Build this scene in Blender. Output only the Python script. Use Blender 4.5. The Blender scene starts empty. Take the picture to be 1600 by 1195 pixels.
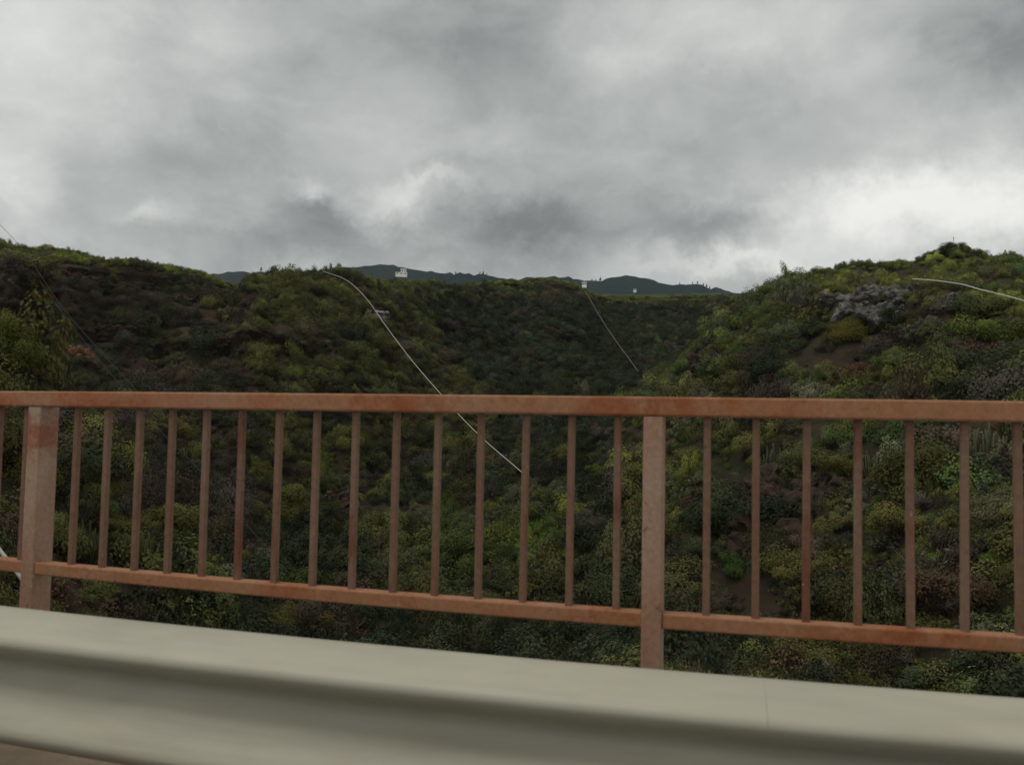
import bpy, bmesh, math, random
import numpy as np
from mathutils import Vector, Matrix
from mathutils.bvhtree import BVHTree

random.seed(7)
rng = np.random.default_rng(11)
scene = bpy.context.scene
COL = scene.collection

# ------------------------------------------------------------------ helpers
def link(o, parent=None):
    bpy.context.scene.collection.objects.link(o)
    if parent is not None:
        o.parent = parent
    return o

def tag(o, label=None, cat=None, group=None, kind=None):
    if label: o['label'] = label
    if cat: o['category'] = cat
    if group: o['group'] = group
    if kind: o['kind'] = kind
    return o

def empty(name, loc, rz=0.0):
    o = bpy.data.objects.new(name, None)
    o.location = loc
    o.rotation_euler = (0, 0, rz)
    o.empty_display_size = 0.2
    return link(o)

def mesh_from(name, verts, faces, mats=(), smooth=False):
    me = bpy.data.meshes.new(name)
    me.from_pydata([tuple(map(float, v)) for v in verts], [], [tuple(map(int, f)) for f in faces])
    for m in mats:
        me.materials.append(m)
    me.polygons.foreach_set('use_smooth', [smooth] * len(me.polygons))
    me.update()
    return me

def obj(name, me, parent=None, loc=(0, 0, 0)):
    o = bpy.data.objects.new(name, me)
    o.location = loc
    return link(o, parent)

def sweep(path, prof, up=(0, 0, 1), closed=True, caps=True):
    """profile (out, up) swept along a path; 'out' is the horizontal normal of the path"""
    path = [Vector(p) for p in path]
    n = len(prof); V = []; F = []
    for i, p in enumerate(path):
        t = (path[min(i + 1, len(path) - 1)] - path[max(i - 1, 0)]).normalized()
        o = t.cross(Vector(up)).normalized()
        u = o.cross(t).normalized()
        for a, b in prof:
            V.append(p + o * a + u * b)
    m = n if closed else n - 1
    for i in range(len(path) - 1):
        for j in range(m):
            k = (j + 1) % n
            F.append((i * n + j, (i + 1) * n + j, (i + 1) * n + k, i * n + k))
    if caps and closed:
        F.append(tuple(range(n)))
        F.append(tuple((len(path) - 1) * n + j for j in reversed(range(n))))
    return V, F

def rect_prof(w, h, b):
    """rounded rectangle profile"""
    P = []
    for cx, cy, a0 in ((w/2-b, h/2-b, 0), (-w/2+b, h/2-b, 90), (-w/2+b, -h/2+b, 180), (w/2-b, -h/2+b, 270)):
        for k in range(4):
            a = math.radians(a0 + k * 30)
            P.append((cx + b * math.cos(a), cy + b * math.sin(a)))
    return P

def tube(path, r, n=8):
    prof = [(r * math.cos(2*math.pi*k/n), r * math.sin(2*math.pi*k/n)) for k in range(n)]
    return sweep(path, prof)

# vectorised value noise
def _hash(ix, iy, iz):
    h = (ix.astype(np.int64) * 374761393 + iy.astype(np.int64) * 668265263 + iz.astype(np.int64) * 2147483647) & 0xffffffff
    h = ((h ^ (h >> 13)) * 1274126177) & 0xffffffff
    h = (h ^ (h >> 16)) * 2246822519 & 0xffffffff
    return ((h ^ (h >> 15)) & 0xffff) / 65535.0

def vnoise(p):
    i = np.floor(p).astype(np.int64); f = p - i
    f = f * f * (3 - 2 * f)
    out = 0
    for dx in (0, 1):
        wx = f[..., 0] if dx else 1 - f[..., 0]
        for dy in (0, 1):
            wy = f[..., 1] if dy else 1 - f[..., 1]
            for dz in (0, 1):
                wz = f[..., 2] if dz else 1 - f[..., 2]
                out = out + wx * wy * wz * _hash(i[..., 0] + dx, i[..., 1] + dy, i[..., 2] + dz)
    return out * 2 - 1

def fbm(p, octv=4, gain=0.5):
    a, s = 1.0, 0
    for k in range(octv):
        s = s + a * vnoise(p + 17.3 * k)
        p = p * 2.03; a *= gain
    return s

# ------------------------------------------------------------------ node helpers
def new_mat(name):
    m = bpy.data.materials.new(name); m.use_nodes = True
    nt = m.node_tree
    return m, nt, nt.nodes['Principled BSDF']

def N(nt, typ, **kw):
    n = nt.nodes.new(typ)
    for k, v in kw.items():
        setattr(n, k, v)
    return n

def ramp(nt, fac, stops):
    r = N(nt, 'ShaderNodeValToRGB')
    e = r.color_ramp.elements
    while len(e) < len(stops): e.new(0.5)
    for el, (p, c) in zip(e, stops):
        el.position = p
        el.color = (c[0], c[1], c[2], 1) if hasattr(c, '__len__') else (c, c, c, 1)
    nt.links.new(fac, r.inputs[0])
    return r.outputs[0]

def noise(nt, vec, scale, detail=5, rough=0.6, dist=0.0):
    n = N(nt, 'ShaderNodeTexNoise')
    n.inputs['Scale'].default_value = scale
    n.inputs['Detail'].default_value = detail
    n.inputs['Roughness'].default_value = rough
    n.inputs['Distortion'].default_value = dist
    if vec is not None: nt.links.new(vec, n.inputs['Vector'])
    return n.outputs[0]

def mix(nt, fac, a, b, mode='MIX'):
    n = N(nt, 'ShaderNodeMix', data_type='RGBA', blend_type=mode)
    for s, v in ((n.inputs[0], fac), (n.inputs[6], a), (n.inputs[7], b)):
        if hasattr(v, 'is_linked') or hasattr(v, 'links'):
            nt.links.new(v, s)
        elif hasattr(v, '__len__'):
            s.default_value = (v[0], v[1], v[2], 1)
        else:
            s.default_value = v
    return n.outputs[2]

def mth(nt, op, a, b=None):
    n = N(nt, 'ShaderNodeMath', operation=op)
    for s, v in ((n.inputs[0], a), (n.inputs[1], b)):
        if v is None: continue
        if isinstance(v, (int, float)): s.default_value = v
        else: nt.links.new(v, s)
    return n.outputs[0]

def mapping(nt, vec, scale=(1, 1, 1), loc=(0, 0, 0)):
    m = N(nt, 'ShaderNodeMapping')
    m.inputs['Scale'].default_value = scale
    m.inputs['Location'].default_value = loc
    nt.links.new(vec, m.inputs[0])
    return m.outputs[0]

def bump(nt, bsdf, h, strength, dist):
    b = N(nt, 'ShaderNodeBump')
    b.inputs['Strength'].default_value = strength
    b.inputs['Distance'].default_value = dist
    nt.links.new(h, b.inputs['Height'])
    nt.links.new(b.outputs[0], bsdf.inputs['Normal'])

# ------------------------------------------------------------------ camera
EYE = 1.17
F_PX, CX, CY = 1300.0, 800.0, 597.5            # focal length in pixels of a 1600 px wide frame
YAW, PITCH, ROLL = 0.2599, 0.0509, 0.0194
fw = np.array([-math.sin(YAW)*math.cos(PITCH), math.cos(YAW)*math.cos(PITCH), math.sin(PITCH)])
rt = np.array([math.cos(YAW), math.sin(YAW), 0.0]); up = np.cross(rt, fw)
c_, s_ = math.cos(ROLL), math.sin(ROLL)
rt, up = c_*rt + s_*up, -s_*rt + c_*up
cam_d = bpy.data.cameras.new('camera'); cam = bpy.data.objects.new('camera', cam_d); link(cam)
cam.matrix_world = Matrix(((rt[0], up[0], -fw[0], 0), (rt[1], up[1], -fw[1], 0), (rt[2], up[2], -fw[2], EYE), (0, 0, 0, 1)))
cam_d.sensor_width = 36.0; cam_d.lens = 36.0 * F_PX / 1600
cam_d.clip_start = 0.05; cam_d.clip_end = 20000
cam_d.dof.use_dof = True; cam_d.dof.focus_distance = 70; cam_d.dof.aperture_fstop = cam_d.lens / 4.5
scene.camera = cam

def ray(x, y):
    d = fw + (x - CX) / F_PX * rt + (CY - y) / F_PX * up
    return d
def azt(x, y):
    d = ray(x, y); h = math.hypot(d[0], d[1])
    return math.atan2(d[0], d[1]), d[2] / h       # azimuth (clockwise from +Y), tangent of elevation
def project(P):
    P = np.asarray(P, float) - np.array([0, 0, EYE])
    w = P @ fw
    return CX + F_PX * (P @ rt) / w, CY - F_PX * (P @ up) / w, w

# ------------------------------------------------------------------ world: overcast sky
SUN_EL, SUN_AZ = math.radians(60), math.radians(232)   # azimuth clockwise from +Y (behind the camera, left)
world = bpy.data.worlds.new('World'); scene.world = world; world.use_nodes = True
nt = world.node_tree; nt.nodes.clear()
out = N(nt, 'ShaderNodeOutputWorld'); bg = N(nt, 'ShaderNodeBackground')
nt.links.new(bg.outputs[0], out.inputs[0])
sky = N(nt, 'ShaderNodeTexSky', sky_type='NISHITA'); sky.sun_disc = False
sky.sun_elevation = SUN_EL; sky.sun_rotation = SUN_AZ
SKY_STR = 0.1
tc = N(nt, 'ShaderNodeTexCoord').outputs['Generated']
def vm(op, a, b=None):
    n = N(nt, 'ShaderNodeVectorMath', operation=op)
    for s, v in ((n.inputs[0], a), (n.inputs[1], b)):
        if v is None: continue
        if isinstance(v, (tuple, list, np.ndarray)): s.default_value = tuple(v)
        else: nt.links.new(v, s)
    return n
sep = N(nt, 'ShaderNodeSeparateXYZ'); nt.links.new(tc, sep.inputs[0])
den = mth(nt, 'ADD', mth(nt, 'MAXIMUM', sep.outputs[2], 0.0), 0.22)
comb = N(nt, 'ShaderNodeCombineXYZ')
nt.links.new(mth(nt, 'DIVIDE', sep.outputs[0], den), comb.inputs[0])
nt.links.new(mth(nt, 'DIVIDE', sep.outputs[1], den), comb.inputs[1])
plane = comb.outputs[0]
n_big = noise(nt, mapping(nt, plane, (1, 1, 1), (3.1, 1.7, 0)), 1.1, 3, 0.55, 0.6)
n_mid = noise(nt, mapping(nt, plane, (1, 1, 1), (8.3, 5.2, 2.0)), 2.6, 6, 0.55, 0.5)
n_fin = noise(nt, mapping(nt, tc, (1, 1, 1.9)), 7.0, 9, 0.62, 0.5)
# warp of the viewing direction so cloud edges are ragged
wn = N(nt, 'ShaderNodeTexNoise'); wn.inputs['Scale'].default_value = 10.0; wn.inputs['Detail'].default_value = 8; wn.inputs['Roughness'].default_value = 0.66
nt.links.new(tc, wn.inputs['Vector'])
wsub = vm('SUBTRACT', wn.outputs['Color'], (0.5, 0.5, 0.5))
wscl = N(nt, 'ShaderNodeVectorMath', operation='SCALE'); nt.links.new(wsub.outputs[0], wscl.inputs[0]); wscl.inputs['Scale'].default_value = 0.13
dw = vm('ADD', tc, wscl.outputs[0]).outputs[0]
def lin(a, k, b): return mth(nt, 'ADD', mth(nt, 'MULTIPLY', a, k), b)
lum = lin(n_big, 0.15, 0.492 - 0.075)
lum = mth(nt, 'ADD', lum, lin(n_mid, 0.16, -0.08))
n_cl = noise(nt, mapping(nt, dw, (1, 1, 2.2), (1.3, 4.4, 2.1)), 5.2, 9, 0.58, 0.4)
clump_ = ramp(nt, n_cl, [(0.44, 0.0), (0.60, 1.0)])
low_ = mth(nt, 'SUBTRACT', 1.15, mth(nt, 'MULTIPLY', sep.outputs[2], 1.1))
lum = mth(nt, 'ADD', lum, mth(nt, 'MULTIPLY', mth(nt, 'SUBTRACT', clump_, 0.5), mth(nt, 'MULTIPLY', low_, 0.075)))
lum = mth(nt, 'ADD', lum, lin(n_fin, 0.34, -0.17))
BLOBS = [  # cloud banks and gaps: pixel of the centre, half sizes, luminance
    (1540, 325, 235, 52, 0.46), (1330, 330, 90, 40, 0.16), (1150, 414, 150, 18, 0.24), (1270, 395, 120, 28, 0.14), (60, 110, 150, 150, 0.22),
    (600, 318, 46, 32, 0.22), (488, 298, 34, 14, 0.20), (660, 285, 60, 14, 0.18), (232, 350, 34, 18, 0.18), (30, 300, 70, 48, 0.20),
    (1090, 45, 210, 60, 0.15), (960, 110, 60, 60, 0.07), (345, 70, 50, 90, 0.08), (1500, 210, 200, 90, 0.08),
    (780, 60, 210, 80, -0.16), (1540, 50, 110, 75, -0.19), (1600, 140, 40, 60, -0.08), (830, 355, 130, 46, -0.24),
    (1120, 352, 105, 30, -0.26), (1040, 330, 60, 30, -0.06), (510, 350, 70, 36, -0.16), (430, 392, 230, 34, -0.15), (680, 345, 50, 40, -0.06),
    (210, 230, 170, 70, -0.09), (760, 415, 260, 22, -0.06), (250, 60, 90, 60, -0.05), (1080, 220, 230, 60, -0.07),
]
for (bx, by, sx, sy, am) in BLOBS:
    c = ray(bx, by); c = c / np.linalg.norm(c)
    ea = rt - c * (rt @ c); ea /= np.linalg.norm(ea); eb = np.cross(c, ea)
    q = vm('SUBTRACT', dw, c).outputs[0]
    a = mth(nt, 'MULTIPLY', vm('DOT_PRODUCT', q, ea).outputs['Value'], F_PX / sx)
    b = mth(nt, 'MULTIPLY', vm('DOT_PRODUCT', q, eb).outputs['Value'], F_PX / sy)
    g = mth(nt, 'ADD', mth(nt, 'MULTIPLY', a, a), mth(nt, 'MULTIPLY', b, b))
    fr = mth(nt, 'GREATER_THAN', vm('DOT_PRODUCT', tc, c).outputs['Value'], 0.0)
    e = mth(nt, 'MULTIPLY', mth(nt, 'POWER', 2.718, mth(nt, 'MULTIPLY', g, -1.0)), fr)
    lum = mth(nt, 'ADD', lum, mth(nt, 'MULTIPLY', e, am))
# the cloud deck is brighter overhead and behind the viewer
zen = mth(nt, 'MULTIPLY', mth(nt, 'MAXIMUM', mth(nt, 'SUBTRACT', sep.outputs[2], 0.5), 0.0), 0.55)
back = mth(nt, 'MULTIPLY', mth(nt, 'MAXIMUM', mth(nt, 'MULTIPLY', vm('DOT_PRODUCT', tc, tuple(fw)).outputs['Value'], -1.0), 0.0), 0.22)
lum = mth(nt, 'ADD', mth(nt, 'ADD', lum, zen), back)
lum = mth(nt, 'MAXIMUM', mth(nt, 'MINIMUM', lum, 0.96), 0.2)
tintv = ramp(nt, lum, [(0.28, (0.955, 1.0, 0.985)), (0.45, (0.96, 1.0, 0.975)), (0.8, (1.0, 1.0, 0.955))])
cl = N(nt, 'ShaderNodeVectorMath', operation='SCALE'); nt.links.new(tintv, cl.inputs[0])
nt.links.new(mth(nt, 'MULTIPLY', lum, 1.0 / SKY_STR), cl.inputs['Scale'])
nt.links.new(mix(nt, 0.985, sky.outputs[0], cl.outputs[0]), bg.inputs[0])
bg.inputs[1].default_value = SKY_STR

sl = bpy.data.lights.new('sun', 'SUN'); sl.energy = 1.0; sl.angle = math.radians(24); sl.color = (1.0, 0.96, 0.9)
so = bpy.data.objects.new('sun', sl); link(so)
sd = Vector((math.sin(SUN_AZ)*math.cos(SUN_EL), math.cos(SUN_AZ)*math.cos(SUN_EL), math.sin(SUN_EL)))
so.rotation_euler = sd.to_track_quat('Z', 'Y').to_euler(); so.location = sd * 50

scene.view_settings.view_transform = 'Standard'; scene.view_settings.look = 'None'
scene.view_settings.exposure = 0.0; scene.view_settings.gamma = 1.0

# ------------------------------------------------------------------ materials
def paint_mat(name, base, faded, rust, streak=(1, 1, 1), amount=0.5):
    m, t, b = new_mat(name)
    v = N(t, 'ShaderNodeTexCoord').outputs['Object']
    a = noise(t, mapping(t, v, streak), 3.2, 6, 0.62, 0.4)
    c = mix(t, ramp(t, a, [(0.36, 0.0), (0.62, 1.0)]), base, faded)
    a2 = noise(t, mapping(t, v, streak, (4, 2, 9)), 2.1, 7, 0.7, 0.8)
    c = mix(t, ramp(t, a2, [(0.60 - 0.18 * amount, 0.0), (0.68 - 0.14 * amount, 0.95)]), c, rust)
    a3 = noise(t, v, 70, 4, 0.7)
    c = mix(t, 0.35, c, ramp(t, a3, [(0.3, 0.25), (0.7, 0.85)]), 'OVERLAY')
    a4 = noise(t, mapping(t, v, (1, 1, 1), (7, 1, 3)), 26, 5, 0.75, 0.6)
    c = mix(t, ramp(t, a4, [(0.64, 0.0), (0.68, 0.8)]), c, (0.10, 0.055, 0.035))
    a6 = noise(t, mapping(t, v, (1, 1, 1), (2, 8, 5)), 19, 5, 0.75, 0.6)
    c = mix(t, ramp(t, a6, [(0.66, 0.0), (0.70, 0.7)]), c, (0.40, 0.30, 0.23))
    t.links.new(c, b.inputs['Base Color'])
    t.links.new(ramp(t, a, [(0.3, 0.62), (0.8, 0.85)]), b.inputs['Roughness'])
    b.inputs['Specular IOR Level'].default_value = 0.25
    bump(t, b, noise(t, v, 45, 5, 0.65), 0.25, 0.002)
    return m
M_RAIL = paint_mat('red_brown_paint', (0.275, 0.112, 0.050), (0.285, 0.148, 0.080), (0.235, 0.072, 0.024), (1, 1, 1.2), 0.6)
M_POST = paint_mat('faded_post_paint', (0.27, 0.15, 0.095), (0.31, 0.215, 0.15), (0.23, 0.09, 0.05), (2, 2, 0.8), 0.15)
M_BAR = paint_mat('baluster_paint', (0.15, 0.078, 0.047), (0.175, 0.108, 0.072), (0.135, 0.052, 0.028), (2, 2, 0.7), 0.4)

def steel_mat():
    m, t, b = new_mat('weathered_galvanised_steel')
    v = N(t, 'ShaderNodeTexCoord').outputs['Object']
    a = noise(t, mapping(t, v, (0.9, 3, 5)), 1.6, 5, 0.6, 0.3)
    c = mix(t, ramp(t, a, [(0.35, 0.0), (0.7, 1.0)]), (0.325, 0.307, 0.242), (0.40, 0.374, 0.285))
    a2 = noise(t, mapping(t, v, (0.5, 8, 14), (3, 1, 2)), 2.4, 6, 0.65, 0.2)
    c = mix(t, ramp(t, a2, [(0.5, 0.0), (0.75, 0.5)]), c, (0.30, 0.29, 0.25))
    a3 = noise(t, mapping(t, v, (1.3, 4, 2.2)), 3, 4, 0.55, 0.3)
    c = mix(t, ramp(t, a3, [(0.50, 0.0), (0.80, 0.32)]), c, (0.27, 0.225, 0.15))
    a5 = noise(t, mapping(t, v, (1.2, 5, 16), (6, 2, 4)), 2.0, 4, 0.55, 0.2)
    c = mix(t, ramp(t, a5, [(0.50, 0.0), (0.78, 0.22)]), c, (0.19, 0.175, 0.14))
    t.links.new(c, b.inputs['Base Color'])
    b.inputs['Metallic'].default_value = 0.12
    b.inputs['Roughness'].default_value = 0.58
    bump(t, b, noise(t, v, 120, 4, 0.6), 0.12, 0.001)
    return m
M_STEEL = steel_mat()

def simple_noise_mat(name, c1, c2, scale, rough=0.9, bumpd=0.0, c3=None, coord='Object'):
    m, t, b = new_mat(name)
    v = N(t, 'ShaderNodeTexCoord').outputs[coord]
    a = noise(t, v, scale, 7, 0.65, 0.3)
    c = mix(t, ramp(t, a, [(0.35, 0.0), (0.65, 1.0)]), c1, c2)
    if c3:
        a2 = noise(t, v, scale * 0.35, 6, 0.7, 0.5)
        c = mix(t, ramp(t, a2, [(0.5, 0.0), (0.64, 0.9)]), c, c3)
    t.links.new(c, b.inputs['Base Color'])
    b.inputs['Roughness'].default_value = rough
    b.inputs['Specular IOR Level'].default_value = 0.2
    if bumpd:
        bump(t, b, noise(t, v, scale * 3, 8, 0.7), 0.7, bumpd)
    return m
M_DECK = simple_noise_mat('dusty_concrete', (0.155, 0.118, 0.078), (0.20, 0.155, 0.108), 6, 0.9, 0.004, (0.115, 0.09, 0.062))
M_ROAD = simple_noise_mat('asphalt', (0.045, 0.045, 0.045), (0.06, 0.058, 0.055), 30, 0.85, 0.003)
M_GREY = simple_noise_mat('grey_rock', (0.06, 0.058, 0.05), (0.20, 0.193, 0.172), 2.2, 0.92, 0.25, (0.03, 0.028, 0.022))
M_PALE = simple_noise_mat('pale_rock', (0.24, 0.22, 0.20), (0.46, 0.44, 0.415), 1.1, 0.92, 0.12, (0.08, 0.07, 0.06))
M_BROWN = simple_noise_mat('brown_rock', (0.034, 0.024, 0.016), (0.068, 0.045, 0.029), 1.6, 0.95, 0.3, (0.02, 0.016, 0.012))
M_ORANGE = simple_noise_mat('rusty_earth', (0.12, 0.06, 0.03), (0.17, 0.09, 0.05), 1.0, 0.95, 0.1, (0.06, 0.04, 0.025))
M_PIPE = simple_noise_mat('pale_pipe', (0.40, 0.39, 0.35), (0.52, 0.51, 0.46), 2, 0.6)
M_TANPIPE = simple_noise_mat('tan_pipe', (0.13, 0.115, 0.085), (0.18, 0.155, 0.12), 2, 0.7)
M_CABLE = simple_noise_mat('dark_cable', (0.045, 0.045, 0.042), (0.07, 0.07, 0.065), 2, 0.7)
M_WHITE = simple_noise_mat('white_render', (0.78, 0.78, 0.77), (0.82, 0.82, 0.81), 1, 0.8)
M_GLASS = simple_noise_mat('window_dark', (0.05, 0.06, 0.07), (0.07, 0.08, 0.09), 1, 0.15)
M_TILE = simple_noise_mat('roof_grey', (0.40, 0.38, 0.36), (0.48, 0.46, 0.44), 2, 0.8)
M_BARK = simple_noise_mat('bark', (0.05, 0.038, 0.028), (0.09, 0.07, 0.05), 8, 0.95)
M_PINE = simple_noise_mat('pine_needles', (0.018, 0.032, 0.022), (0.03, 0.045, 0.028), 1, 0.9)

def mountain_mat():
    m, t, b = new_mat('far_forest')
    v = N(t, 'ShaderNodeTexCoord').outputs['Object']
    a = noise(t, v, 0.012, 8, 0.7, 0.4)
    c = ramp(t, a, [(0.3, (0.014, 0.026, 0.027)), (0.55, (0.021, 0.034, 0.033)), (0.75, (0.034, 0.043, 0.032))])
    t.links.new(c, b.inputs['Base Color']); b.inputs['Roughness'].default_value = 1.0
    b.inputs['Specular IOR Level'].default_value = 0.0
    bump(t, b, noise(t, v, 0.05, 8, 0.7), 1.0, 14)
    return m
M_MTN = mountain_mat()

def soil_mat():
    m, t, b = new_mat('hillside_soil')
    v = N(t, 'ShaderNodeTexCoord').outputs['Object']
    a = noise(t, v, 0.09, 8, 0.65, 0.4)
    c = ramp(t, a, [(0.3, (0.022, 0.018, 0.013)), (0.5, (0.040, 0.030, 0.020)), (0.68, (0.075, 0.050, 0.031))])
    a2 = noise(t, mapping(t, v, (1, 1, 1), (9, 3, 5)), 0.35, 7, 0.7, 0.6)
    c = mix(t, ramp(t, a2, [(0.5, 0.0), (0.62, 0.9)]), c, (0.034, 0.042, 0.016))
    a3 = noise(t, mapping(t, v, (1, 1, 2.6), (2, 7, 1)), 0.22, 7, 0.7, 0.8)
    c = mix(t, ramp(t, a3, [(0.63, 0.0), (0.7, 0.8)]), c, (0.12, 0.105, 0.085))
    # dense low cover on the far, gentle plateaus
    ge = N(t, 'ShaderNodeNewGeometry'); ln = N(t, 'ShaderNodeVectorMath', operation='LENGTH'); t.links.new(ge.outputs['Position'], ln.inputs[0])
    fr = N(t, 'ShaderNodeMapRange'); fr.inputs['From Min'].default_value = 300; fr.inputs['From Max'].default_value = 420
    t.links.new(ln.outputs['Value'], fr.inputs['Value'])
    a4 = noise(t, v, 0.06, 8, 0.75, 0.3)
    c2 = ramp(t, a4, [(0.3, (0.030, 0.038, 0.020)), (0.55, (0.055, 0.062, 0.026)), (0.75, (0.085, 0.078, 0.040))])
    c = mix(t, fr.outputs[0], c, c2)
    t.links.new(c, b.inputs['Base Color']); b.inputs['Roughness'].default_value = 1.0
    b.inputs['Specular IOR Level'].default_value = 0.1
    bump(t, b, noise(t, v, 0.9, 8, 0.7), 1.0, 0.5)
    return m
M_SOIL = soil_mat()

def leaf_mat(name, instanced, spec=0.12):
    m, t, b = new_mat(name)
    if instanced:
        at = N(t, 'ShaderNodeAttribute', attribute_type='INSTANCER', attribute_name='tint').outputs['Color']
    else:
        at = N(t, 'ShaderNodeObjectInfo').outputs['Color']
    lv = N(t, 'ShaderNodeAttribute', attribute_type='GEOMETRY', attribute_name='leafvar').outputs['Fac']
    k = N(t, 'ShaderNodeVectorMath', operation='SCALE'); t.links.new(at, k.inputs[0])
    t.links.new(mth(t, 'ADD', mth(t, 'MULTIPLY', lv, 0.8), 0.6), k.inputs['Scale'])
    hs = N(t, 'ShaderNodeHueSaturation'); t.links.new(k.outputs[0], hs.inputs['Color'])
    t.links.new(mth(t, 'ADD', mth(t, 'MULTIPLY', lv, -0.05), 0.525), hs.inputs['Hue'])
    t.links.new(hs.outputs[0], b.inputs['Base Color'])
    b.inputs['Roughness'].default_value = 0.75
    b.inputs['Specular IOR Level'].default_value = spec
    tr = N(t, 'ShaderNodeBsdfTranslucent'); t.links.new(hs.outputs[0], tr.inputs[0])
    ms = N(t, 'ShaderNodeMixShader'); ms.inputs[0].default_value = 0.22
    t.links.new(b.outputs[0], ms.inputs[1]); t.links.new(tr.outputs[0], ms.inputs[2])
    t.links.new(ms.outputs[0], t.nodes['Material Output'].inputs[0])
    return m
M_LEAF_I = leaf_mat('scrub_leaves', True)
M_LEAF = leaf_mat('bush_leaves', False)
M_TWIG = simple_noise_mat('twigs', (0.05, 0.042, 0.034), (0.095, 0.08, 0.064), 4, 0.95)

# ------------------------------------------------------------------ plants: mesh data
def unit(v): return v / np.maximum(np.linalg.norm(v, axis=-1, keepdims=True), 1e-9)

class Plant:
    def __init__(self): self.V = []; self.F = []; self.M = []; self.L = []; self.n = 0
    def leaves(self, c, nrm, L, W, var):
        """leaf blades: rhombs centred on c with normal nrm"""
        k = len(c)
        t = unit(np.cross(nrm, unit(rng.normal(size=(k, 3)))))
        s = np.cross(nrm, t)
        L = np.broadcast_to(L, k)[:, None]; W = np.broadcast_to(W, k)[:, None]
        q = np.stack([c - t*L*.5, c + s*W*.5 + nrm*W*.12, c + t*L*.5, c - s*W*.5 + nrm*W*.12], 1).reshape(-1, 3)
        self.V.append(q); self.F += [tuple(self.n + 4*i + j for j in range(4)) for i in range(k)]
        self.M += [0]*k; self.L.append(np.repeat(var, 4)); self.n += 4*k
    def blade(self, base, tip, w, mat=0, var=0.5):
        base = np.asarray(base, float); tip = np.asarray(tip, float)
        t = unit(tip - base); s = unit(np.cross(t, rng.normal(size=3))); s2 = np.cross(t, s)
        q = [base + s*w, base - s*w*.5 + s2*w*.87, base - s*w*.5 - s2*w*.87, tip]
        self.V.append(np.array(q)); n = self.n
        self.F += [(n, n+1, n+3), (n+1, n+2, n+3), (n+2, n, n+3)]
        self.M += [mat]*3; self.L.append(np.full(4, var)); self.n += 4
    def mesh(self, name, mats):
        V = np.concatenate(self.V); me = mesh_from(name, V, self.F, mats)
        me.polygons.foreach_set('material_index', self.M)
        a = me.attributes.new('leafvar', 'FLOAT', 'POINT'); a.data.foreach_set('value', np.concatenate(self.L).astype(np.float32))
        return me
    def arrays(self): return np.concatenate(self.V), self.F, self.M, np.concatenate(self.L)

def sphere_pts(k, zmin=-0.2):
    out = []
    while len(out) < k:
        v = unit(rng.normal(size=3))
        if v[2] > zmin: out.append(v)
    return np.array(out)

def dome(lumps, per, wide, high, leaf, lump_r=(0.3, 0.5), twigs=10):
    p = Plant()
    dirs = sphere_pts(lumps, -0.05)
    rad = rng.uniform(0.38, 0.92, lumps)
    for d, r in zip(dirs, rad):
        c = d * r * np.array([wide, wide, high]); c[2] += 0.15 * high
        lr = rng.uniform(*lump_r) * (1.25 - .5 * r)
        sh = unit(rng.normal(size=(per, 3)) + d * 0.35)
        pos = c + sh * lr * rng.uniform(0.6, 1.2, (per, 1)) * np.array([1, 1, 0.85])
        pos[:, 2] = np.maximum(pos[:, 2], -0.12)
        nr = unit(sh * .75 + d * .45 + rng.normal(size=(per, 3)) * 0.28 + np.array([0, 0, 0.15]))
        lv = np.clip(rng.uniform(0, 1) * 0.55 + rng.uniform(0, 0.45, per), 0, 1)
        p.leaves(pos, nr, leaf * rng.uniform(.75, 1.35, per), leaf * .62 * rng.uniform(.75, 1.3, per), lv)
    for _ in range(twigs):
        d = sphere_pts(1, 0.1)[0] * np.array([wide, wide, high])
        p.blade((rng.uniform(-.1, .1), rng.uniform(-.1, .1), -0.25), d * 0.8, 0.022, 1)
    return p

def rosette_bush(tips, per, leaf, wide=1.0, high=0.85):
    p = Plant()
    for d in sphere_pts(tips, 0.0):
        c = d * np.array([wide, wide, high]) * rng.uniform(.72, 1.05)
        p.blade((d[0]*.12, d[1]*.12, -0.25), c, 0.028, 1)
        ax = unit(d + np.array([0, 0, .5]))
        o = unit(rng.normal(size=(per, 3)) + ax * 0.9)
        pos = c + o * leaf * 0.55
        nr = unit(np.cross(o, np.cross(ax, o) + 1e-4) + rng.normal(size=(per, 3)) * .25)
        nr = np.where((nr @ ax)[:, None] < 0, -nr, nr)
        p.leaves(pos, nr, leaf, leaf * .45, np.clip(rng.normal(.55, .2) + rng.uniform(-.2, .2, per), 0, 1))
    return p

def dry_bush(n, nleaf=120):
    p = Plant()
    for d in sphere_pts(n, 0.05):
        e = d * np.array([1, 1, .95]) * rng.uniform(.6, 1.05)
        mid = e * .45 + rng.normal(size=3) * .06
        p.blade((0, 0, -.2), mid, .03, 1)
        for _ in range(3):
            p.blade(mid, e + rng.normal(size=3) * .2, .02, 0, rng.uniform(0, 1))
    c = sphere_pts(nleaf, 0.0) * rng.uniform(.5, 1.0, (nleaf, 1))
    p.leaves(c, unit(rng.normal(size=(nleaf, 3))), .13, .07, rng.uniform(0, 1, nleaf))
    return p

def tuft(n):
    p = Plant()
    for _ in range(n):
        a = rng.uniform(0, 6.28); r = rng.uniform(0, .35); l = rng.uniform(.5, 1.0)
        b = np.array([math.cos(a)*r, math.sin(a)*r, -.1])
        p.blade(b, b + np.array([math.cos(a)*rng.uniform(.1, .7), math.sin(a)*rng.uniform(.1, .7), l]), .045, 0, rng.uniform(0, 1))
    return p

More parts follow.
